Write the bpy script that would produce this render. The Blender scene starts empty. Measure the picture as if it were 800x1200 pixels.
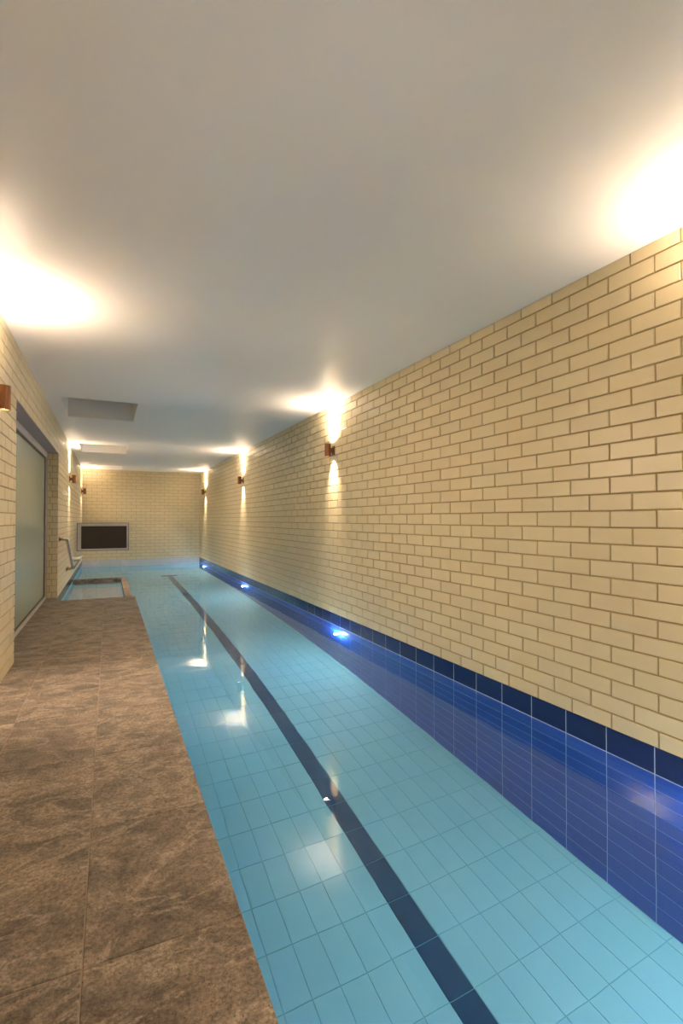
import bpy, bmesh, math, random
from mathutils import Matrix, Vector
random.seed(7)
C = bpy.context.scene.collection
SC = bpy.context.scene
R = math.radians

# ------------------------------------------------------------------ camera
F_PX, YAW, PITCH = 583.0, R(25.01), R(0.87)
CAM = Vector((0.0, 0.0, 1.067))
cd = bpy.data.cameras.new('camera')
cd.sensor_fit = 'HORIZONTAL'; cd.sensor_width = 36.0; cd.lens = F_PX / 800 * 36.0
cd.clip_start = 0.02
cam = bpy.data.objects.new('camera', cd); C.objects.link(cam)
cam.location = CAM
cam.rotation_euler = (R(90) + PITCH, 0, -YAW)
SC.camera = cam

# ------------------------------------------------------------------ world, exposure
w = bpy.data.worlds.new('world'); SC.world = w; w.use_nodes = True
w.node_tree.nodes['Background'].inputs[0].default_value = (0.02, 0.025, 0.035, 1)   # night outside
w.node_tree.nodes['Background'].inputs[1].default_value = 1.0
SC.view_settings.view_transform = 'Standard'
SC.view_settings.look = 'None'
SC.view_settings.gamma = 1.0
SC.view_settings.use_curve_mapping = False
SC.view_settings.exposure = 0.33
SC.cycles.max_bounces = 14
SC.cycles.diffuse_bounces = 8
SC.cycles.glossy_bounces = 6
SC.cycles.transmission_bounces = 10
SC.cycles.use_denoising = True
SC.cycles.blur_glossy = 0.6
SC.cycles.sample_clamp_indirect = 25.0

SCONCE_UP, SCONCE_CORE, SCONCE_DOWN, SCONCE_POOL, SCONCE_HALO, ADDED_FILL, POOL_LIGHT = 40.0, 215.0, 85.0, 75.0, 50.0, 106.0, 35.0
WARM = (1.0, 0.765, 0.56)
COOL = (0.72, 0.88, 1.0)

# ------------------------------------------------------------------ room dimensions (metres)
XL, XR, XD = -0.635, 2.32, 0.332        # left wall, right wall, deck edge
YB, YF = 14.5, -4.0                     # back wall, wall behind the photographer
H = 2.38                                # ceiling above deck
ZW = -0.157                             # water level
ZF = -1.375                             # pool floor
YD = 7.52                               # end of deck
DY0, DY1, DZ = 4.40, 7.80, 1.976        # door opening
DXB = -0.765                            # depth of door reveal
RIM_X0, RIM_X1, RIM_Y0, RIM_Y1, RIM_Z = 0.225, 0.315, 10.93, 11.03, -0.10

# ------------------------------------------------------------------ materials
def mat(name):
    m = bpy.data.materials.new(name); m.use_nodes = True
    nt = m.node_tree
    return m, nt, nt.nodes['Principled BSDF']
def node(nt, typ, **kw):
    n = nt.nodes.new(typ)
    for k, v in kw.items():
        if k in n.inputs.keys(): n.inputs[k].default_value = v
        else: setattr(n, k, v)
    return n
def simple(name, col, rough=0.5, metal=0.0, spec=0.5, emit=None, es=0.0):
    m, nt, p = mat(name)
    p.inputs['Base Color'].default_value = (*col, 1); p.inputs['Roughness'].default_value = rough
    p.inputs['Metallic'].default_value = metal; p.inputs['Specular IOR Level'].default_value = spec
    if emit:
        p.inputs['Emission Color'].default_value = (*emit, 1); p.inputs['Emission Strength'].default_value = es
    # fine procedural grain on the surface
    tc = node(nt, 'ShaderNodeTexCoord'); nz = node(nt, 'ShaderNodeTexNoise', Scale=60.0, Detail=3.0)
    bp = node(nt, 'ShaderNodeBump', Strength=0.03, Distance=0.002)
    nt.links.new(tc.outputs['Object'], nz.inputs['Vector']); nt.links.new(nz.outputs['Fac'], bp.inputs['Height'])
    nt.links.new(bp.outputs['Normal'], p.inputs['Normal'])
    return m
def varied(name, c0, c1, rough, spec, noise_scale, bump, bdist=0.002, rvar=0.12):
    """piece-to-piece variation (per object and per island) plus soft mottling"""
    m, nt, p = mat(name); L = nt.links.new
    oi = node(nt, 'ShaderNodeObjectInfo'); ge = node(nt, 'ShaderNodeNewGeometry')
    ad = node(nt, 'ShaderNodeMath', operation='ADD'); fr = node(nt, 'ShaderNodeMath', operation='FRACT')
    L(oi.outputs['Random'], ad.inputs[0]); L(ge.outputs['Random Per Island'], ad.inputs[1]); L(ad.outputs[0], fr.inputs[0])
    nz = node(nt, 'ShaderNodeTexNoise', Scale=noise_scale, Detail=4.0, Roughness=0.55)
    L(ge.outputs['Position'], nz.inputs['Vector'])
    mx = node(nt, 'ShaderNodeMath', operation='MULTIPLY_ADD'); mx.inputs[1].default_value = 0.55
    sc = node(nt, 'ShaderNodeMath', operation='MULTIPLY'); sc.inputs[1].default_value = 0.45
    L(nz.outputs['Fac'], sc.inputs[0]); L(fr.outputs[0], mx.inputs[0]); L(sc.outputs[0], mx.inputs[2])
    cr = node(nt, 'ShaderNodeValToRGB')
    cr.color_ramp.elements[0].color = (*c0, 1); cr.color_ramp.elements[1].color = (*c1, 1)
    L(mx.outputs[0], cr.inputs[0]); L(cr.outputs[0], p.inputs['Base Color'])
    rr = node(nt, 'ShaderNodeMath', operation='MULTIPLY_ADD'); rr.inputs[1].default_value = rvar; rr.inputs[2].default_value = rough
    L(nz.outputs['Fac'], rr.inputs[0]); L(rr.outputs[0], p.inputs['Roughness'])
    p.inputs['Specular IOR Level'].default_value = spec
    n2 = node(nt, 'ShaderNodeTexNoise', Scale=noise_scale * 2.2, Detail=2.0)
    L(ge.outputs['Position'], n2.inputs['Vector'])
    bp = node(nt, 'ShaderNodeBump', Strength=bump, Distance=bdist)
    L(n2.outputs['Fac'], bp.inputs['Height']); L(bp.outputs['Normal'], p.inputs['Normal'])
    return m

M = {}
M['brick'] = varied('cream_glazed_brick', (0.585, 0.50, 0.315), (0.65, 0.565, 0.365), 0.30, 0.45, 7.0, 0.25, 0.003)
M['mortar'] = varied('brown_mortar', (0.36, 0.27, 0.14), (0.44, 0.335, 0.18), 0.85, 0.2, 40.0, 0.4)
M['navy'] = varied('navy_glazed_tile', (0.004, 0.012, 0.085), (0.008, 0.02, 0.12), 0.10, 0.6, 3.0, 0.02)
M['blue'] = varied('royal_blue_pool_tile', (0.012, 0.062, 0.36), (0.020, 0.082, 0.43), 0.30, 0.5, 3.0, 0.02)
M['aqua'] = varied('aqua_pool_tile', (0.18, 0.45, 0.51), (0.205, 0.475, 0.54), 0.5, 0.3, 2.0, 0.02)
M['pale'] = varied('pale_lilac_tile', (0.52, 0.52, 0.54), (0.57, 0.57, 0.60), 0.2, 0.5, 2.0, 0.02)
M['lane'] = varied('dark_lane_tile', (0.006, 0.045, 0.10), (0.010, 0.058, 0.12), 0.45, 0.25, 2.0, 0.02)
M['grout_pale'] = simple('pale_grout', (0.42, 0.50, 0.62), 0.8)
M['grout_blue'] = simple('blue_grey_grout', (0.44, 0.52, 0.74), 0.8)
M['grout_aqua'] = simple('teal_grout', (0.135, 0.37, 0.425), 0.8)
M['grout_stone'] = simple('stone_grout', (0.34, 0.27, 0.205), 0.9)
M['copper'] = simple('copper_brown_metal', (0.25, 0.115, 0.052), 0.40, 0.7)
M['lens'] = simple('warm_lamp_lens', (1, 1, 1), 0.3, emit=(1.0, 0.86, 0.66), es=14.0)
M['pool_lens'] = simple('cool_led_lens', (1, 1, 1), 0.3, emit=(0.80, 0.92, 1.0), es=90.0)
M['steel'] = simple('polished_stainless_steel', (0.50, 0.42, 0.33), 0.22, 1.0)
M['alu'] = simple('satin_aluminium', (0.56, 0.54, 0.52), 0.42, 0.55)
M['gasket'] = simple('dark_brown_gasket', (0.05, 0.035, 0.025), 0.6)
M['black_screen'] = simple('dark_screen', (0.028, 0.020, 0.016), 0.30)
M['frame_grey'] = simple('pale_grey_frame', (0.50, 0.48, 0.45), 0.5)
M['soffit'] = simple('grey_soffit_paint', (0.36, 0.31, 0.30), 0.6)
M['dark_room'] = simple('dim_room_paint', (0.22, 0.24, 0.22), 0.8)
M['night_glass'] = simple('skylight_glass', (0.16, 0.17, 0.18), 0.08)
M['patch_white'] = simple('bright_patch_white', (0.82, 0.80, 0.76), 0.35)

# ceiling: white satin paint with faint roller texture
m, nt, p = mat('white_satin_ceiling_paint'); M['ceiling'] = m
p.inputs['Base Color'].default_value = (0.88, 0.865, 0.85, 1); p.inputs['Roughness'].default_value = 0.40
p.inputs['Specular IOR Level'].default_value = 0.5
ge = node(nt, 'ShaderNodeNewGeometry'); nz = node(nt, 'ShaderNodeTexNoise', Scale=90.0, Detail=2.0)
bp = node(nt, 'ShaderNodeBump', Strength=0.05, Distance=0.001)
nt.links.new(ge.outputs['Position'], nz.inputs['Vector']); nt.links.new(nz.outputs['Fac'], bp.inputs['Height'])
nt.links.new(bp.outputs['Normal'], p.inputs['Normal'])

# deck stone: brown-grey split stone, diagonal veins, pits
m, nt, p = mat('brown_veined_stone'); M['stone'] = m; L = nt.links.new
ge = node(nt, 'ShaderNodeNewGeometry'); oi = node(nt, 'ShaderNodeObjectInfo')
off = node(nt, 'ShaderNodeVectorMath', operation='SCALE'); off.inputs['Scale'].default_value = 3.0
cmb = node(nt, 'ShaderNodeCombineXYZ'); L(oi.outputs['Random'], cmb.inputs[0]); L(oi.outputs['Random'], cmb.inputs[2])
L(cmb.outputs[0], off.inputs[0])
av = node(nt, 'ShaderNodeVectorMath', operation='ADD'); L(ge.outputs['Position'], av.inputs[0]); L(off.outputs[0], av.inputs[1])
mp = node(nt, 'ShaderNodeMapping'); mp.inputs['Rotation'].default_value = (0, 0, R(-24)); mp.inputs['Scale'].default_value = (3.0, 3.9, 1.0)
L(av.outputs[0], mp.inputs['Vector'])
n1 = node(nt, 'ShaderNodeTexNoise', Scale=1.5, Detail=10.0, Roughness=0.70, Distortion=1.6); L(mp.outputs[0], n1.inputs['Vector'])
n2 = node(nt, 'ShaderNodeTexNoise', Scale=95.0, Detail=6.0, Roughness=0.8); L(av.outputs[0], n2.inputs['Vector'])
n3 = node(nt, 'ShaderNodeTexNoise', Scale=170.0, Detail=2.0, Roughness=0.6); L(av.outputs[0], n3.inputs['Vector'])
cr = node(nt, 'ShaderNodeValToRGB'); e = cr.color_ramp.elements
e[0].position = 0.32; e[0].color = (0.108, 0.086, 0.066, 1)
e[1].position = 0.72; e[1].color = (0.30, 0.25, 0.195, 1)
e2 = cr.color_ramp.elements.new(0.48); e2.color = (0.178, 0.144, 0.112, 1)
L(n1.outputs['Fac'], cr.inputs[0])
n4 = node(nt, 'ShaderNodeTexNoise', Scale=5.5, Detail=5.0, Roughness=0.6, Distortion=0.6); L(av.outputs[0], n4.inputs['Vector'])
c4 = node(nt, 'ShaderNodeValToRGB'); c4.color_ramp.elements[0].position = 0.34; c4.color_ramp.elements[0].color = (0.55, 0.55, 0.57, 1)
c4.color_ramp.elements[1].position = 0.66; c4.color_ramp.elements[1].color = (1.25, 1.22, 1.18, 1); L(n4.outputs['Fac'], c4.inputs[0])
m4 = node(nt, 'ShaderNodeMix', data_type='RGBA', blend_type='MULTIPLY'); m4.inputs[0].default_value = 0.85
L(cr.outputs[0], m4.inputs[6]); L(c4.outputs[0], m4.inputs[7])
mv = node(nt, 'ShaderNodeMapping'); mv.inputs['Rotation'].default_value = (0, 0, R(-28)); mv.inputs['Scale'].default_value = (1.3, 2.5, 1.0); L(av.outputs[0], mv.inputs['Vector'])
n5 = node(nt, 'ShaderNodeTexNoise', Scale=1.9, Detail=8.0, Roughness=0.62, Distortion=0.7); L(mv.outputs[0], n5.inputs['Vector'])
s5 = node(nt, 'ShaderNodeMath', operation='SUBTRACT'); s5.inputs[1].default_value = 0.5; L(n5.outputs['Fac'], s5.inputs[0])
a5 = node(nt, 'ShaderNodeMath', operation='ABSOLUTE'); L(s5.outputs[0], a5.inputs[0])
c5 = node(nt, 'ShaderNodeValToRGB'); c5.color_ramp.elements[0].position = 0.0; c5.color_ramp.elements[0].color = (0.55, 0.55, 0.55, 1)
c5.color_ramp.elements[1].position = 0.035; c5.color_ramp.elements[1].color = (0, 0, 0, 1); L(a5.outputs[0], c5.inputs[0])
m5 = node(nt, 'ShaderNodeMix', data_type='RGBA', blend_type='MIX'); m5.inputs[7].default_value = (0.36, 0.30, 0.235, 1)
L(c5.outputs[0], m5.inputs[0]); L(m4.outputs[2], m5.inputs[6])
c2 = node(nt, 'ShaderNodeValToRGB'); c2.color_ramp.elements[0].position = 0.34; c2.color_ramp.elements[0].color = (0.30, 0.29, 0.28, 1)
c2.color_ramp.elements[1].position = 0.66; c2.color_ramp.elements[1].color = (1.75, 1.72, 1.68, 1)
L(n2.outputs['Fac'], c2.inputs[0])
mu = node(nt, 'ShaderNodeMix', data_type='RGBA', blend_type='MULTIPLY'); mu.inputs[0].default_value = 0.9
L(m5.outputs[2], mu.inputs[6]); L(c2.outputs[0], mu.inputs[7])
c3 = node(nt, 'ShaderNodeValToRGB'); c3.color_ramp.elements[0].position = 0.30; c3.color_ramp.elements[0].color = (0.25, 0.22, 0.2, 1)
c3.color_ramp.elements[1].position = 0.37; c3.color_ramp.elements[1].color = (1, 1, 1, 1)
L(n3.outputs['Fac'], c3.inputs[0])
m2 = node(nt, 'ShaderNodeMix', data_type='RGBA', blend_type='MULTIPLY'); m2.inputs[0].default_value = 0.8
L(mu.outputs[2], m2.inputs[6]); L(c3.outputs[0], m2.inputs[7]); L(m2.outputs[2], p.inputs['Base Color'])
p.inputs['Roughness'].default_value = 0.55; p.inputs['Specular IOR Level'].default_value = 0.4
hh = node(nt, 'ShaderNodeMath', operation='MULTIPLY_ADD'); hh.inputs[1].default_value = 0.25
L(n2.outputs['Fac'], hh.inputs[0]); L(n1.outputs['Fac'], hh.inputs[2])
bp = node(nt, 'ShaderNodeBump', Strength=0.7, Distance=0.014); L(hh.outputs[0], bp.inputs['Height']); L(bp.outputs['Normal'], p.inputs['Normal'])

# water: clear refracting surface with a barely moving skin
m = bpy.data.materials.new('pool_water'); M['water'] = m; m.use_nodes = True; nt = m.node_tree; L = nt.links.new
nt.nodes.clear()
out = node(nt, 'ShaderNodeOutputMaterial')
gl = node(nt, 'ShaderNodeBsdfGlass', IOR=1.333, Roughness=0.0); gl.inputs['Color'].default_value = (0.93, 0.985, 1.0, 1)
ge = node(nt, 'ShaderNodeNewGeometry')
nz = node(nt, 'ShaderNodeTexNoise', Scale=2.6, Detail=2.0, Roughness=0.45)
L(ge.outputs['Position'], nz.inputs['Vector'])
bp = node(nt, 'ShaderNodeBump', Strength=0.2, Distance=0.012)
L(nz.outputs['Fac'], bp.inputs['Height']); L(bp.outputs['Normal'], gl.inputs['Normal'])
L(gl.outputs[0], out.inputs['Surface'])

# frosted door glass
m, nt, p = mat('frosted_green_glass'); M['door_glass'] = m
p.inputs['Base Color'].default_value = (0.40, 0.47, 0.38, 1); p.inputs['Roughness'].default_value = 0.22
p.inputs['Transmission Weight'].default_value = 0.25; p.inputs['IOR'].default_value = 1.5

# ------------------------------------------------------------------ object helpers
def link(name, me, material=None, parent=None):
    o = bpy.data.objects.new(name, me); C.objects.link(o)
    if material is not None and me is not None and not me.materials: me.materials.append(M[material])
    if parent is not None: o.parent = parent
    return o
def tag(o, label=None, cat=None, group=None, kind=None):
    if label: o['label'] = label
    if cat: o['category'] = cat
    if group: o['group'] = group
    if kind: o['kind'] = kind
    return o
def empty(name, loc=(0, 0, 0)):
    o = bpy.data.objects.new(name, None); C.objects.link(o); o.location = loc; o.empty_display_size = 0.1
    return o
def box_bm(bm, x0, x1, y0, y1, z0, z1):
    v = [bm.verts.new(c) for c in ((x0,y0,z0),(x1,y0,z0),(x1,y1,z0),(x0,y1,z0),(x0,y0,z1),(x1,y0,z1),(x1,y1,z1),(x0,y1,z1))]
    for f in ((0,3,2,1),(4,5,6,7),(0,1,5,4),(1,2,6,5),(2,3,7,6),(3,0,4,7)): bm.faces.new([v[i] for i in f])
def mesh_boxes(name, boxes, bevel=0.0):
    bm = bmesh.new()
    for b in boxes: box_bm(bm, *b)
    if bevel: bmesh.ops.bevel(bm, geom=bm.edges[:], offset=bevel, segments=2, affect='EDGES', profile=0.6)
    me = bpy.data.meshes.new(name); bm.to_mesh(me); bm.free()
    return me
def tube_mesh(name, pts, r, seg=14, caps=True):
    bm = bmesh.new(); rings = []; pts = [Vector(p) for p in pts]
    for i, p in enumerate(pts):
        t = (pts[min(i + 1, len(pts) - 1)] - pts[max(i - 1, 0)]).normalized()
        a = t.cross(Vector((0, 0, 1)));  a = a if a.length > 1e-3 else t.cross(Vector((1, 0, 0))); a.normalize(); b = t.cross(a)
        rings.append([bm.verts.new(p + (a * math.cos(q) + b * math.sin(q)) * r) for q in (2 * math.pi * k / seg for k in range(seg))])
    for A, B in zip(rings, rings[1:]):
        for k in range(seg): bm.faces.new((A[k], A[(k+1) % seg], B[(k+1) % seg], B[k]))
    if caps: bm.faces.new(rings[0][::-1]); bm.faces.new(rings[-1])
    bmesh.ops.recalc_face_normals(bm, faces=bm.faces[:])
    for f in bm.faces: f.smooth = len(f.verts) == 4
    me = bpy.data.meshes.new(name); bm.to_mesh(me); bm.free(); return me
def lathe_mesh(name, prof, seg=28, closed=False):
    """prof = (radius, z) list revolved about z"""
    bm = bmesh.new(); rings = []
    for r, z in prof:
        rings.append([bm.verts.new((r * math.cos(2*math.pi*k/seg), r * math.sin(2*math.pi*k/seg), z)) for k in range(seg)] if r > 1e-6 else [bm.verts.new((0, 0, z))])
    for A, B in zip(rings, rings[1:]):
        for k in range(seg):
            j = (k + 1) % seg
            if len(A) == 1: bm.faces.new((A[0], B[j], B[k])) if False else bm.faces.new((A[0], B[k], B[j]))
            elif len(B) == 1: bm.faces.new((A[k], A[j], B[0]))
            else: bm.faces.new((A[k], A[j], B[j], B[k]))
    bmesh.ops.recalc_face_normals(bm, faces=bm.faces[:])
    me = bpy.data.meshes.new(name); bm.to_mesh(me); bm.free(); return me

# one bevelled piece (brick / tile): local x along, local y outwards (front at 0), local z up
def piece_geo(Lx, Lz, depth, ch):
    a, b = Lx / 2, Lz / 2
    v = []
    for (xx, zz, yy) in ((a, b, -depth), (a, b, -ch), (a - ch, b - ch, 0.0)):
        v += [(-xx, yy, -zz), (xx, yy, -zz), (xx, yy, zz), (-xx, yy, zz)]
    f = [(8, 9, 10, 11)]
    for k in range(4):
        j = (k + 1) % 4
        f += [(k, j, 4 + j, 4 + k), (4 + k, 4 + j, 8 + j, 8 + k)]
    f.append((3, 2, 1, 0))
    return v, f
_cache = {}
def piece_mesh(kind, Lx, Lz, depth, ch, material):
    key = (kind, round(Lx, 4), round(Lz, 4), depth, ch, material)
    if key not in _cache:
        v, f = piece_geo(Lx, Lz, depth, ch)
        me = bpy.data.meshes.new(kind); me.from_pydata(v, [], f); me.materials.append(M[material]); me.update()
        _cache[key] = me
    return _cache[key]

# how large a piece shows in the photograph (only to choose which pieces are objects of their own)
cy, sy = math.cos(YAW), math.sin(YAW)
def shows(P):
    x, y, z = P[0], P[1], P[2] - CAM.z
    d = x * sy + y * cy
    if d < 0.15: return 0.0
    u = F_PX * (x * cy - y * sy) / d; v = -F_PX * z / d + 9
    if abs(u) > 425 or abs(v) > 625: return 0.0
    return 1.0 / (d * d)

def lay(parent, kind, pieces, depth, ch, proud=0.0, jitter=0.0, limit=300, tilt=0.0, field=None, facing=None, refract=False):
    """pieces: (matrix at front-face centre, Lx, Lz, material). Largest in view -> own objects, the rest -> one 'stuff' part per material"""
    rated = []
    for i, (mx, Lx, Lz, mt) in enumerate(pieces):
        c = mx.translation
        q = c.copy()
        if refract and q.z < ZW: q.z = ZW + (q.z - ZW) * 0.72
        s = shows(q)
        if s > 0:
            n = mx.to_3x3() @ Vector((0, 1, 0)); vd = (CAM - c).normalized()
            s *= max(0.0, n.dot(vd)) * Lx * Lz
        rated.append((s, i))
    rated.sort(reverse=True)
    own = set(i for s, i in rated[:limit] if s > 0)
    rest = {}
    for i, (mx, Lx, Lz, mt) in enumerate(pieces):
        j = Matrix.Translation((0, proud + random.uniform(-jitter, jitter), 0)) @ Matrix.Rotation(random.uniform(-tilt, tilt), 4, 'X') @ Matrix.Rotation(random.uniform(-tilt, tilt), 4, 'Z')
        mw = mx @ j
        if i in own:
            o = link(kind, piece_mesh(kind, Lx, Lz, depth, ch, mt), parent=parent)
            o.matrix_world = mw
        else:
            V, Fc = rest.setdefault(mt, ([], []))
            v, f = piece_geo(Lx, Lz, depth, ch); n = len(V)
            V += [tuple(mw @ Vector(q)) for q in v]; Fc += [tuple(n + k for k in g) for g in f]
    for mt, (V, Fc) in rest.items():
        me = bpy.data.meshes.new(field or kind + '_field'); me.from_pydata(V, [], Fc); me.materials.append(M[mt]); me.update()
        o = link(field or kind + '_field', me, parent=parent); o['kind'] = 'stuff'
def rot(deg): return Matrix.Rotation(R(deg), 4, 'Z')
FLAT_Y = Matrix.Rotation(R(90), 4, 'Z') @ Matrix.Rotation(R(90), 4, 'X')     # local x -> world Y, front -> up
FLAT_X = Matrix.Rotation(R(90), 4, 'X')

# ------------------------------------------------------------------ brick coursing
BP, BG, CH_ = 0.2395, 0.008, 0.086
courses = []                            # (z0, z1, index) from the ceiling down; top one cut
z = H
courses.append((H - 0.064, H, 0)); z = H - 0.064
for k in range(1, 27): courses.append((z - CH_, z, k)); z -= CH_
courses.append((0.0, z, 27))
def course_bricks(u0, u1, z0, z1, idx, phase):
    """bricks of one course between u0 and u1 as (uc, zc, length, height)"""
    out = []
    ph = phase + (0.5 * BP if idx % 2 else 0.0)
    k = math.floor((u0 - ph) / BP)
    while True:
        a = ph + k * BP; b = a + BP; k += 1
        if a >= u1: break
        a2 = max(a + BG / 2, u0); b2 = min(b - BG / 2, u1)
        if b2 - a2 < 0.012: continue
        za, zb = z0 + (BG / 2 if z0 > 0.001 else 0.002), z1 - (BG / 2 if z1 < H - 0.001 else 0.0)
        if zb - za < 0.012: continue
        out.append(((a2 + b2) / 2, (za + zb) / 2, b2 - a2, zb - za))
    return out
PR = 0.007                              # bricks stand this far proud of the mortar

# right wall -------------------------------------------------------
wall_right = tag(link('wall_right', mesh_boxes('wall_right', [(XR + PR, XR + 0.25, YF, YB + 0.25, 0.0, H + 0.4)]), 'mortar'),
                 'long cream glazed brick wall on the right above the pool', kind='structure')
P = []
for z0, z1, i in courses:
    for u, zc, a, h in course_bricks(YF, YB, z0, z1, i, 1.607):
        P.append((Matrix.Translation((XR, u, zc)) @ rot(90), a, h, 'brick'))
lay(wall_right, 'brick', P, 0.012, 0.0025, jitter=0.0008, tilt=R(0.25))

# back wall --------------------------------------------------------
wall_back = tag(link('wall_back', mesh_boxes('wall_back', [(XL - 0.25, XR + 0.25, YB + PR, YB + 0.25, 0.0, H + 0.4)]), 'mortar'),
                'cream brick end wall behind the screen', kind='structure')
P = []
for z0, z1, i in courses:
    for u, zc, a, h in course_bricks(XL, XR, z0, z1, i, 0.06):
        P.append((Matrix.Translation((u, YB, zc)) @ rot(180), a, h, 'brick'))
lay(wall_back, 'brick', P, 0.012, 0.0025, jitter=0.0006, limit=300)

# left wall with the door opening ----------------------------------
wall_left = tag(link('wall_left', mesh_boxes('wall_left', [
    (XL - 0.25, XL - PR, YF, DY0 - PR, -0.02, H + 0.4), (XL - 0.25, XL - PR, DY1 + PR, YB + 0.25, 0.0, H + 0.4),
    (XL - 0.25, XL - PR, DY0 - PR, DY1 + PR, DZ + PR, H + 0.4)]), 'mortar'),
    'cream brick wall on the left with the glazed door opening', kind='structure')
P = []
for z0, z1, i in courses:
    spans = [(YF, YB)] if (z0 + z1) / 2 > DZ else [(YF, DY0), (DY1, YB)]
    for s0, s1 in spans:
        for u, zc, a, h in course_bricks(s0, s1, z0, z1, i, 0.02):
            P.append((Matrix.Translation((XL, u, zc)) @ rot(-90), a, h, 'brick'))
    if (z0 + z1) / 2 < DZ:              # reveals of the opening
        for yy, ang in ((DY1, 180), (DY0, 0)):
            cut = -0.705 if i % 2 else -0.735
            for a0, a1 in ((DXB + 0.002, cut - 0.004), (cut + 0.004, XL - 0.012)):
                P.append((Matrix.Translation(((a0 + a1) / 2, yy, (z0 + z1) / 2)) @ rot(ang), a1 - a0, z1 - z0 - BG, 'brick'))
lay(wall_left, 'brick', P, 0.012, 0.0025, jitter=0.0008, tilt=R(0.2))

# wall behind the photographer
wall_front = tag(link('wall_front', mesh_boxes('wall_front', [(XL - 0.25, XR + 0.25, YF - 0.25, YF, -0.02, H + 0.4)]), 'brick'),
                 'plain cream wall behind the viewer', kind='structure')

# ------------------------------------------------------------------ ceiling with three skylight wells
SK = [(-0.485, 0.285, 6.07, 7.19), (-0.485, 0.290, 9.66, 10.83), (-0.485, 0.290, 13.36, 14.22)]
WELL = 0.36
bx = []; ys = YF
for x0, x1, y0, y1 in SK:
    bx.append((XL, XR, ys, y0, H, H + WELL)); bx.append((XL, x0, y0, y1, H, H + WELL)); bx.append((x1, XR, y0, y1, H, H + WELL)); ys = y1
bx.append((XL, XR, ys, YB, H, H + WELL))
ceiling = tag(link('ceiling', mesh_boxes('ceiling', bx), 'ceiling'), 'smooth white satin ceiling with three rectangular wells', kind='structure')
for n, (x0, x1, y0, y1) in enumerate(SK):
    s = tag(link('window_%d' % (n + 2), mesh_boxes('skylight_glass', [(x0 - 0.02, x1 + 0.02, y0 - 0.02, y1 + 0.02, H + WELL + 0.002, H + WELL + 0.016)]), 'night_glass'),
            ['nearest', 'middle', 'farthest'][n] + ' rectangular skylight well in the ceiling', kind='structure')
    t = 0.04
    link('window_frame', mesh_boxes('window_frame', [(x0, x1, y0, y0 + t, H + WELL - 0.03, H + WELL), (x0, x1, y1 - t, y1, H + WELL - 0.03, H + WELL),
         (x0, x0 + t, y0 + t, y1 - t, H + WELL - 0.03, H + WELL), (x1 - t, x1, y0 + t, y1 - t, H + WELL - 0.03, H + WELL)]), 'frame_grey', s)

# ------------------------------------------------------------------ deck
floor = tag(link('floor', mesh_boxes('floor', [(XL - 0.02, XD - 0.004, YF, YD - 0.004, -0.30, -0.003), (DXB - 0.14, XL - 0.02, DY0 - 0.02, DY1 + 0.02, -0.30, -0.006),
        (XL - 0.02, XL - 0.004, YD - 0.004, DY1 + 0.02, -0.30, -0.006)]), 'grout_stone'),
        'brown stone paved deck beside the pool', kind='structure')
P = []
xs = [-0.837, -0.443, -0.052, XD]; py, g = 0.587, 0.003
k = -9
while True:
    y0 = 1.345 + k * py; y1 = y0 + py; k += 1
    if y0 >= DY1: break
    y0 = max(y0, YF)
    for c in range(3):
        a, b = xs[c] + g / 2, xs[c + 1] - (g / 2 if c < 2 else 0)
        e0, e1 = y0 + g / 2, min(y1 - g / 2, YD)
        if c == 0:
            # cut at the wall, running through at the door opening
            segs = []
            if e0 < DY0: segs.append((XL + 0.0, e0, min(e1, DY0 - 0.0)))
            if min(y1 - g / 2, DY1) > DY0: segs.append((max(a, DXB - 0.04), max(e0, DY0 + 0.003), min(y1 - g / 2, DY1)))
            for aa, q0, q1 in segs:
                if q1 - q0 < 0.02: continue
                if q1 > YD + 0.001:                        # last one: threshold piece beyond the deck end
                    if YD - q0 > 0.02: P.append((Matrix.Translation(((aa + b) / 2, (q0 + YD) / 2, 0)) @ FLAT_Y, YD - q0, b - aa, 'stone'))
                    t0 = max(q0, YD); P.append((Matrix.Translation(((DXB - 0.04 + XL) / 2, (t0 + q1) / 2, 0)) @ FLAT_Y, q1 - t0, XL - DXB + 0.04, 'stone'))
                else:
                    P.append((Matrix.Translation(((aa + b) / 2, (q0 + q1) / 2, 0)) @ FLAT_Y, q1 - q0, b - aa, 'stone'))
        elif e1 - e0 > 0.02:
            P.append((Matrix.Translation(((a + b) / 2, (e0 + e1) / 2, 0)) @ FLAT_Y, e1 - e0, b - a, 'stone'))
lay(floor, 'paving_slab', P, 0.03, 0.002, jitter=0.0006)

# ------------------------------------------------------------------ pool shell
TG = 0.0035
wall_pool = tag(link('wall_pool_right', mesh_boxes('wall_pool_right', [(XR + 0.0004, XR + 0.25, YF, YB, ZF - 0.2, -0.0005)]), 'grout_blue'),
                'royal blue tiled pool side below the brick wall', kind='structure')
P = []
for r in range(11):
    zt = -0.125 * r; zb = zt - 0.125
    y = 1.507 - 0.25 * 22 - 0.0
    while y < YB:
        a0, a1 = max(y + 0.0023, YF), min(y + 0.25 - 0.0023, YB)
        if a1 - a0 > 0.02:
            P.append((Matrix.Translation((XR - 0.001, (a0 + a1) / 2, (zt + zb) / 2 + (0.0015 if r == 0 else 0))) @ rot(90), a1 - a0, 0.125 - 0.0045 + (0.003 if r == 0 else 0), 'navy' if r == 0 else 'blue'))
        y += 0.25
lay(wall_pool, 'tile', P, 0.005, 0.0008, jitter=0.0003, tilt=R(0.08), refract=True)

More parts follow.
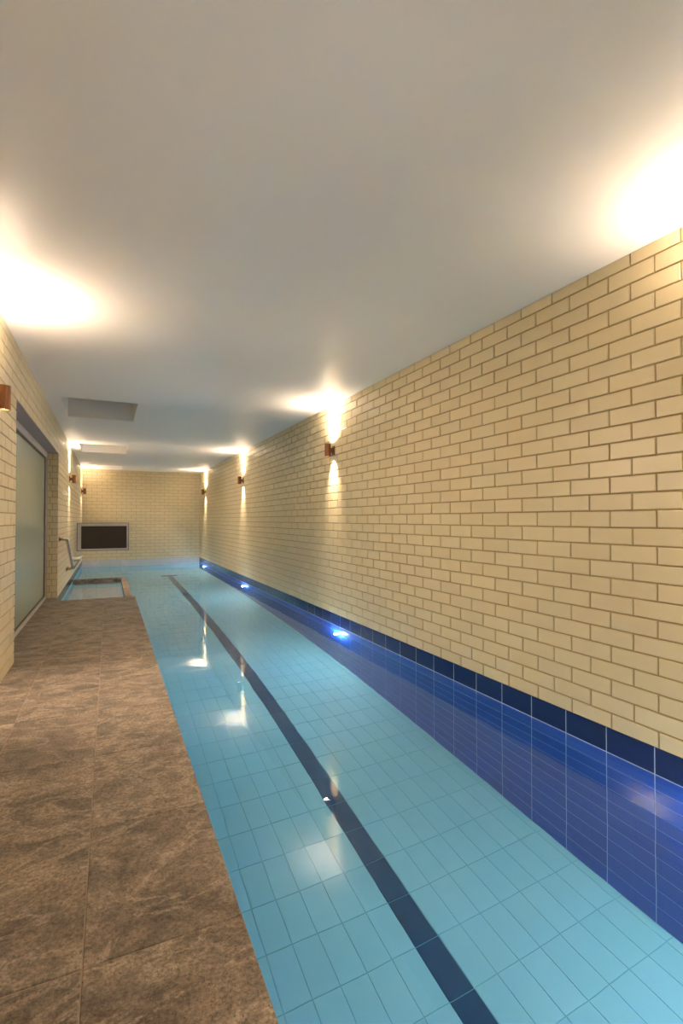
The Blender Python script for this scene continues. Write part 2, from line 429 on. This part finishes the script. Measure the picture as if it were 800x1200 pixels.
pool_floor = tag(link('floor_pool', mesh_boxes('floor_pool', [(XL, XR + 0.003, YF, YB, ZF - 0.2, ZF - 0.003)]), 'grout_aqua'),
                 'aqua tiled pool floor with a dark lane line', kind='structure')
P = []
x_edges = [XL] + [1.27 + 0.125 * k for k in range(-15, 9) if 1.27 + 0.125 * k < XR - 0.01] + [XR]
LANE_END = 12.68
y = 1.93 - 0.25 * 24
while y < YB:
    a0, a1 = max(y + TG / 2, YF), min(y + 0.25 - TG / 2, YB)
    if a1 - a0 > 0.02:
        for q0, q1 in zip(x_edges, x_edges[1:]):
            if q1 <= XD - 0.13 and a1 < RIM_Y1 + 0.1: continue
            if q1 - q0 < 0.02: continue
            lane = abs(q0 - 1.27) < 0.01 and a1 < LANE_END + 0.01
            if not lane and -0.01 < a0 - LANE_END < 0.24 and 1.13 < q0 < 1.42: lane = True
            P.append((Matrix.Translation(((q0 + q1) / 2, (a0 + a1) / 2, ZF)) @ FLAT_Y, a1 - a0, q1 - q0 - TG, 'lane' if lane else 'aqua'))
    y += 0.25
lay(pool_floor, 'tile', P, 0.005, 0.001, jitter=0.0002, refract=True)

wall_pool_back = tag(link('wall_pool_back', mesh_boxes('wall_pool_back', [(XL - 0.1, XR, YB + 0.003, YB + 0.2, ZF - 0.2, -0.0005)]), 'grout_aqua'),
                     'pale aqua tiled end of the pool under the back wall', kind='structure')
P = []
for r in range(11):
    x = 1.27 - 0.25 * 9
    while x < XR:
        a0, a1 = max(x + TG / 2, XL), min(x + 0.25 - TG / 2, XR)
        if a1 - a0 > 0.02: P.append((Matrix.Translation(((a0 + a1) / 2, YB, -0.125 * r - 0.0625)) @ rot(180), a1 - a0, 0.125 - TG, 'pale' if r < 2 else 'aqua'))
        x += 0.25
lay(wall_pool_back, 'tile', P, 0.005, 0.001)

wall_pool_left = tag(link('wall_pool_left', mesh_boxes('wall_pool_left', [(XD - 0.2, XD - 0.033, YF, YD - 0.033, ZF - 0.2, -0.035)]), 'grout_blue'),
                     'aqua tiled pool side under the edge of the deck', kind='structure')
P = []; PB = []
for r in range(11):
    zc = -0.125 * r - 0.0625
    y = YD
    while y < YB:
        a0, a1 = y + TG / 2, min(y + 0.25 - TG / 2, YB)
        if a1 - a0 > 0.02: PB.append((Matrix.Translation((XL, (a0 + a1) / 2, zc)) @ rot(-90), a1 - a0, 0.125 - TG, 'navy' if r == 0 else 'aqua'))
        y += 0.25
    if r > 0:
        y = YD - 0.03
        while y > YF:
            a1, a0 = y - TG / 2, max(y - 0.25 + TG / 2, YF)
            if a1 - a0 > 0.02: P.append((Matrix.Translation((XD - 0.03, (a0 + a1) / 2, zc)) @ rot(-90), a1 - a0, 0.125 - TG, 'aqua'))
            y -= 0.25
lay(wall_pool_left, 'tile', P, 0.005, 0.001, limit=0, refract=True)
wall_pool_bay = tag(link('wall_pool_bay', mesh_boxes('wall_pool_bay', [(XL - 0.2, XL - 0.003, YD, YB, ZF - 0.2, -0.0005)]), 'grout_blue'),
                    'tiled pool side along the left wall past the deck', kind='structure')
lay(wall_pool_bay, 'tile', PB, 0.005, 0.001, limit=80, refract=True)

# entry steps in the bay past the deck, closed off by a low stone-topped wall
steps = tag(link('stairs', mesh_boxes('stairs', [(XL, RIM_X0, YD - 0.2, YD + 0.02, ZF, -0.032)] +
        [(XL, RIM_X0, YD + 0.02 + 0.32 * k, YD + 0.34 + 0.32 * k, ZF, -0.26 - 0.16 * k - 0.006) for k in range(5)] +
        [(XL, RIM_X0, YD + 1.62, RIM_Y0, ZF, -1.06)]), 'grout_aqua'),
        'pale tiled entry steps under water past the end of the deck', kind='structure')
P = []
for k in range(6):
    zt = -0.26 - 0.16 * k if k < 5 else -1.054
    ya = YD + 0.02 + 0.32 * k; yb = ya + 0.32 if k < 5 else RIM_Y0
    n = 1 if k < 5 else 4
    for t in range(n):
        q0, q1 = ya + (yb - ya) * t / n, ya + (yb - ya) * (t + 1) / n
        for s in range(4):
            w_ = (RIM_X0 - XL) / 4
            P.append((Matrix.Translation((XL + w_ * (s + 0.5), (q0 + q1) / 2, zt)) @ FLAT_X, w_ - TG, q1 - q0 - TG, 'pale'))
lay(steps, 'tread_tile', P, 0.006, 0.001, refract=True)

trim = tag(link('trim_1', mesh_boxes('trim_1', [(RIM_X0, RIM_X1, YD - 0.004, RIM_Y0, -0.42, RIM_Z - 0.03), (XL, RIM_X1, RIM_Y0, RIM_Y1, -0.42, RIM_Z - 0.03)]), 'stone'),
           'low stone-capped sill around the entry bay', kind='structure')
P = []
n = 6
for k in range(n):
    a0, a1 = YD + (RIM_Y0 - YD) * k / n, YD + (RIM_Y0 - YD) * (k + 1) / n
    P.append((Matrix.Translation(((RIM_X0 + RIM_X1) / 2, (a0 + a1) / 2, RIM_Z)) @ FLAT_Y, a1 - a0 - 0.003, RIM_X1 - RIM_X0 + 0.012, 'stone'))
for k in range(2):
    w_ = (RIM_X1 + 0.006 - XL) / 2
    P.append((Matrix.Translation((XL + w_ * (k + 0.5), (RIM_Y0 + RIM_Y1) / 2 + 0.004, RIM_Z)) @ FLAT_X, w_ - 0.003, RIM_Y1 - RIM_Y0 + 0.008, 'stone'))
lay(trim, 'coping_stone', P, 0.03, 0.003)

# ------------------------------------------------------------------ water
me = bpy.data.meshes.new('pool_water')
xa, xb, xc = XL, XD - 0.03, XR
me.from_pydata([(xb, YF, ZW), (xc, YF, ZW), (xc, YD - 0.03, ZW), (xb, YD - 0.03, ZW), (xa, YD - 0.03, ZW), (xa, YB, ZW), (xb, YB, ZW), (xc, YB, ZW)], [],
               [(0, 1, 2, 3), (4, 3, 6, 5), (3, 2, 7, 6)])
tag(link('pool_water', me, 'water'), 'still clear blue water filling the long lap pool', 'water', kind='stuff')

# ------------------------------------------------------------------ glazed door in the left wall
door = tag(link('door_1', mesh_boxes('door_frame', [
    (DXB - 0.05, DXB, DY0, DY1, DZ - 0.075, DZ - 0.004), (DXB - 0.05, DXB, DY0, DY1, 0.0, 0.035),
    (DXB - 0.05, DXB, DY0, DY0 + 0.055, 0.035, DZ - 0.075), (DXB - 0.05, DXB, DY1 - 0.055, DY1, 0.035, DZ - 0.075)], 0.002), 'alu'),
    'frosted glass sliding door in a grey metal frame, set into the left wall', kind='structure')
link('pane', mesh_boxes('pane', [(DXB - 0.034, DXB - 0.024, DY0 + 0.06, DY1 - 0.06, 0.04, DZ - 0.08)]), 'door_glass', door)
link('gasket', mesh_boxes('gasket', [(DXB - 0.04, DXB - 0.016, DY1 - 0.085, DY1 - 0.055, 0.035, DZ - 0.075), (DXB - 0.04, DXB - 0.016, DY0 + 0.055, DY1 - 0.055, DZ - 0.095, DZ - 0.075),
     (DXB - 0.04, DXB - 0.016, DY0 + 0.055, DY0 + 0.085, 0.035, DZ - 0.075), (DXB - 0.04, DXB - 0.016, DY0 + 0.055, DY1 - 0.055, 0.035, 0.05)]), 'gasket', door)
link('soffit', mesh_boxes('soffit', [(DXB - 0.05, XL - 0.006, DY0, DY1, DZ, DZ + 0.012)]), 'soffit', door)
link('room_beyond', mesh_boxes('room_beyond', [(-1.9, -1.86, DY0 - 0.5, DY1 + 0.5, -0.02, H), (-1.86, XL - 0.25, DY0 - 0.54, DY0 - 0.5, -0.02, H),
     (-1.86, XL - 0.25, DY1 + 0.5, DY1 + 0.54, -0.02, H), (-1.86, XL - 0.25, DY0 - 0.5, DY1 + 0.5, H, H + 0.04), (-1.86, DXB - 0.16, DY0 - 0.5, DY1 + 0.5, -0.06, -0.02)]), 'dark_room', door)

# ------------------------------------------------------------------ sconces
body_me = lathe_mesh('body', [(0.0, 0.012), (0.026, 0.012), (0.026, 0.0), (0.034, 0.0), (0.034, 0.14), (0.026, 0.14), (0.026, 0.128), (0.0, 0.128)])
for pl in body_me.polygons: pl.use_smooth = False
body_me.materials.append(M['copper'])
lens_me = lathe_mesh('lens', [(0.0, -0.003), (0.018, -0.002), (0.025, 0.0), (0.025, 0.002), (0.0, 0.002)]); lens_me.materials.append(M['lens'])
plate_me = mesh_boxes('wall_plate', [(-0.032, 0.032, -0.012, 0.0, 0.02, 0.12)], 0.003); plate_me.materials.append(M['copper'])
neck_me = mesh_boxes('neck', [(-0.014, 0.014, -0.046, -0.010, 0.045, 0.095)], 0.003); neck_me.materials.append(M['copper'])
OFF = 0.076
def spot(name, loc, up, power, angle, blend, parent, rad=0.018, lean=0.0):
    l = bpy.data.lights.new(name, 'SPOT'); l.energy = power; l.color = WARM; l.spot_size = R(angle); l.spot_blend = blend; l.shadow_soft_size = rad
    o = bpy.data.objects.new(name, l); C.objects.link(o); o.parent = parent; o.location = loc
    o.rotation_euler = (R(180) - lean if up else -lean, 0, 0)
    return o
def sconce(x, y, zb, rotz, label, room=1.0):
    """origin on the wall at the foot of the fitting; local -y points into the room"""
    t = empty('wall_sconce', (x, y, zb)); t.rotation_euler = (0, 0, rotz)
    tag(t, label, 'wall lamp', 'copper up-and-down wall lamps')
    link('wall_plate', plate_me, parent=t); link('neck', neck_me, parent=t)
    b = link('body', body_me, parent=t); b.location = (0, -OFF, 0)
    l1 = link('lens', lens_me, parent=b); l1.location = (0, 0, 0.0095)
    l2 = link('lens', lens_me, parent=b); l2.location = (0, 0, 0.1305); l2.rotation_euler = (R(180), 0, 0)
    spot('lamp_up', (0, -OFF, 0.137), True, SCONCE_UP, 96, 1.0, t)
    spot('lamp_core', (0, -OFF, 0.137), True, SCONCE_CORE, 44, 1.0, t, 0.018, R(6))
    spot('lamp_down', (0, -OFF, 0.003), False, SCONCE_DOWN, 76, 1.0, t, 0.018, R(-24))
    spot('lamp_floor', (0, -OFF, 0.003), False, SCONCE_POOL, 60, 1.0, t, 0.018, R(16))
    spot('lamp_halo', (0, -OFF, 0.137), True, SCONCE_HALO, 155, 1.0, t)
    spot('added_room_fill', (0, -OFF - 0.04, -0.01), False, ADDED_FILL * room, 124, 1.0, t, 0.02, R(60))  # added wide spot to fill the room, not a beam of the fitting
    return t
for y, ZR, lab in ((13.5, 1.725, 'farthest copper wall lamp on the right brick wall, by the back corner'), (9.41, 1.745, 'second farthest copper wall lamp on the right brick wall'),
               (5.18, 1.785, 'nearest visible copper wall lamp on the right brick wall'), (1.08, 1.785, 'copper wall lamp on the right wall just beyond the right edge of view'),
               (-2.95, 1.785, 'copper wall lamp on the right wall behind the viewer')):
    sconce(XR, y, ZR, R(-90), lab, 0.35 if y > 13 else 1.0)
for y, lab in ((13.95, 'farthest copper wall lamp on the left wall, by the back corner above the screen'), (9.85, 'copper wall lamp on the left wall past the glass door'),
               (3.44, 'nearest copper wall lamp on the left wall, cut by the left edge'), (-0.6, 'copper wall lamp on the left wall behind the viewer')):
    sconce(XL, y, 1.705, R(90), lab, 0.08 if y > 13 else 1.0)

# ------------------------------------------------------------------ underwater lights
ring_me = lathe_mesh('bezel', [(0.022, 0.0), (0.045, 0.0), (0.045, 0.006), (0.038, 0.012), (0.026, 0.012), (0.022, 0.006)]); ring_me.materials.append(M['steel'])
dome_me = lathe_mesh('lens', [(0.026, 0.0), (0.026, 0.008), (0.020, 0.016), (0.010, 0.020), (0.0, 0.021)]); dome_me.materials.append(M['pool_lens'])
ZL = -0.33
for y, lab in ((13.5, 'farthest small round underwater light on the blue pool side'), (9.25, 'middle small round underwater light on the blue pool side'),
               (5.03, 'nearest visible round underwater light glowing on the blue pool side'), (0.95, 'round underwater light on the pool side at the right edge of view'),
               (-2.95, 'round underwater light on the pool side behind the viewer')):
    t = empty('underwater_light', (XR - 0.002, y, ZL)); t.rotation_euler = (0, R(-90), 0)
    tag(t, lab, 'pool light', 'round lights along the pool side')
    link('bezel', ring_me, parent=t); link('lens', dome_me, parent=t)
    l = bpy.data.lights.new('lamp', 'POINT'); l.energy = POOL_LIGHT; l.color = COOL; l.shadow_soft_size = 0.012
    o = bpy.data.objects.new('lamp', l); C.objects.link(o); o.parent = t; o.location = (0, 0, 0.05)

# ------------------------------------------------------------------ stainless handrails on the left wall
def smooth_path(pts, r=0.05, n=6):
    pts = [Vector(p) for p in pts]; out = [pts[0]]
    for a, b, c in zip(pts, pts[1:], pts[2:]):
        d0 = (a - b).normalized(); d1 = (c - b).normalized(); rr = min(r, (a-b).length*0.45, (c-b).length*0.45)
        for k in range(n + 1):
            t = k / n; p0 = b + d0 * rr; p1 = b + d1 * rr
            out.append(p0 * (1-t)**2 + b * 2*t*(1-t) + p1 * t*t)
    out.append(pts[-1]); return out
def rail(pts, label, r=0.019):
    """pts in world space, first and last on the wall"""
    base = Vector(pts[-1]); t = empty('handrail', base)
    tag(t, label, 'handrail', 'steel handrails on the left wall')
    loc = [Vector(p) - base for p in pts]
    o = link('rail_bar', tube_mesh('rail_bar', smooth_path(loc), r), 'steel', t)
    for q in (loc[0], loc[-1]):
        f = link('flange', lathe_mesh('flange', [(0.0, 0.0), (0.04, 0.0), (0.04, 0.006), (0.024, 0.010), (0.0, 0.010)]), 'steel', t)
        f.location = q; f.rotation_euler = (0, R(90), 0)
    return t
XO = XL + 0.095
rail([(XL, 7.98, 0.79), (XO, 7.98, 0.79), (XO, 9.28, 0.27), (XL, 9.28, 0.25)], 'sloping steel handrail on the left wall above the entry steps')
rail([(XL, 9.52, 0.25), (XO, 9.52, 0.25), (XO, 11.35, 0.25), (XL, 11.35, 0.25)], 'level steel handrail on the left wall farther along the pool')

wb = empty('bright_patch_bar', (XL, 12.4, 0.27)); tag(wb, 'small white bar put in for a bright patch on the left wall below the screen', 'bar')
link('bar', tube_mesh('bar', smooth_path([(0, 0, 0.0), (0.095, 0, 0.0), (0.095, -1.9, 0.07), (0, -1.9, 0.07)], 0.06), 0.026), 'patch_white', wb)  # invented white tube standing in for a bright patch beside the rail
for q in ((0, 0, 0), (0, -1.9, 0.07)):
    f = link('flange', lathe_mesh('flange', [(0.0, 0.0), (0.045, 0.0), (0.045, 0.006), (0.03, 0.010), (0.0, 0.010)]), 'patch_white', wb)
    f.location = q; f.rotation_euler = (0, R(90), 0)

# ------------------------------------------------------------------ framed dark screen near the back left corner
SY, sx0, sx1, sz0, sz1 = 12.15, -0.622, 0.392, 0.392, 0.985
t = empty('wall_screen', (sx0, SY, sz0)); tag(t, 'dark rectangular screen in a pale grey frame near the back left corner', 'screen')
W_, H_ = sx1 - sx0, sz1 - sz0
fl, ft, fr_, fb = 0.072, 0.062, 0.036, 0.036
link('frame', mesh_boxes('frame', [(0, fl, 0, 0.09, 0, H_), (W_ - fr_, W_, 0, 0.09, 0, H_), (fl, W_ - fr_, 0, 0.09, H_ - ft, H_), (fl, W_ - fr_, 0, 0.09, 0, fb)], 0.004), 'frame_grey', t)
link('display', mesh_boxes('display', [(fl - 0.002, W_ - fr_ + 0.002, 0.02, 0.06, fb - 0.002, H_ - ft + 0.002)], 0.003), 'black_screen', t)
link('trim_edge', mesh_boxes('trim_edge', [(-0.010, 0.0, -0.006, 0.09, -0.010, H_ + 0.010), (W_, W_ + 0.010, -0.006, 0.09, -0.010, H_ + 0.010),
     (0, W_, -0.006, 0.09, H_, H_ + 0.010), (0, W_, -0.006, 0.09, -0.010, 0.0)]), 'gasket', t)
link('back_panel', mesh_boxes('back_panel', [(0.0, W_, 0.09, 0.11, 0, H_)], 0.003), 'frame_grey', t)
link('bracket_arm', mesh_boxes('bracket_arm', [(XL - sx0, 0.45, 0.13, 0.17, 0.22, 0.34), (0.2, 0.45, 0.11, 0.13, 0.15, 0.41), (XL - sx0, XL - sx0 + 0.012, 0.09, 0.21, 0.12, 0.44)], 0.003), 'frame_grey', t)
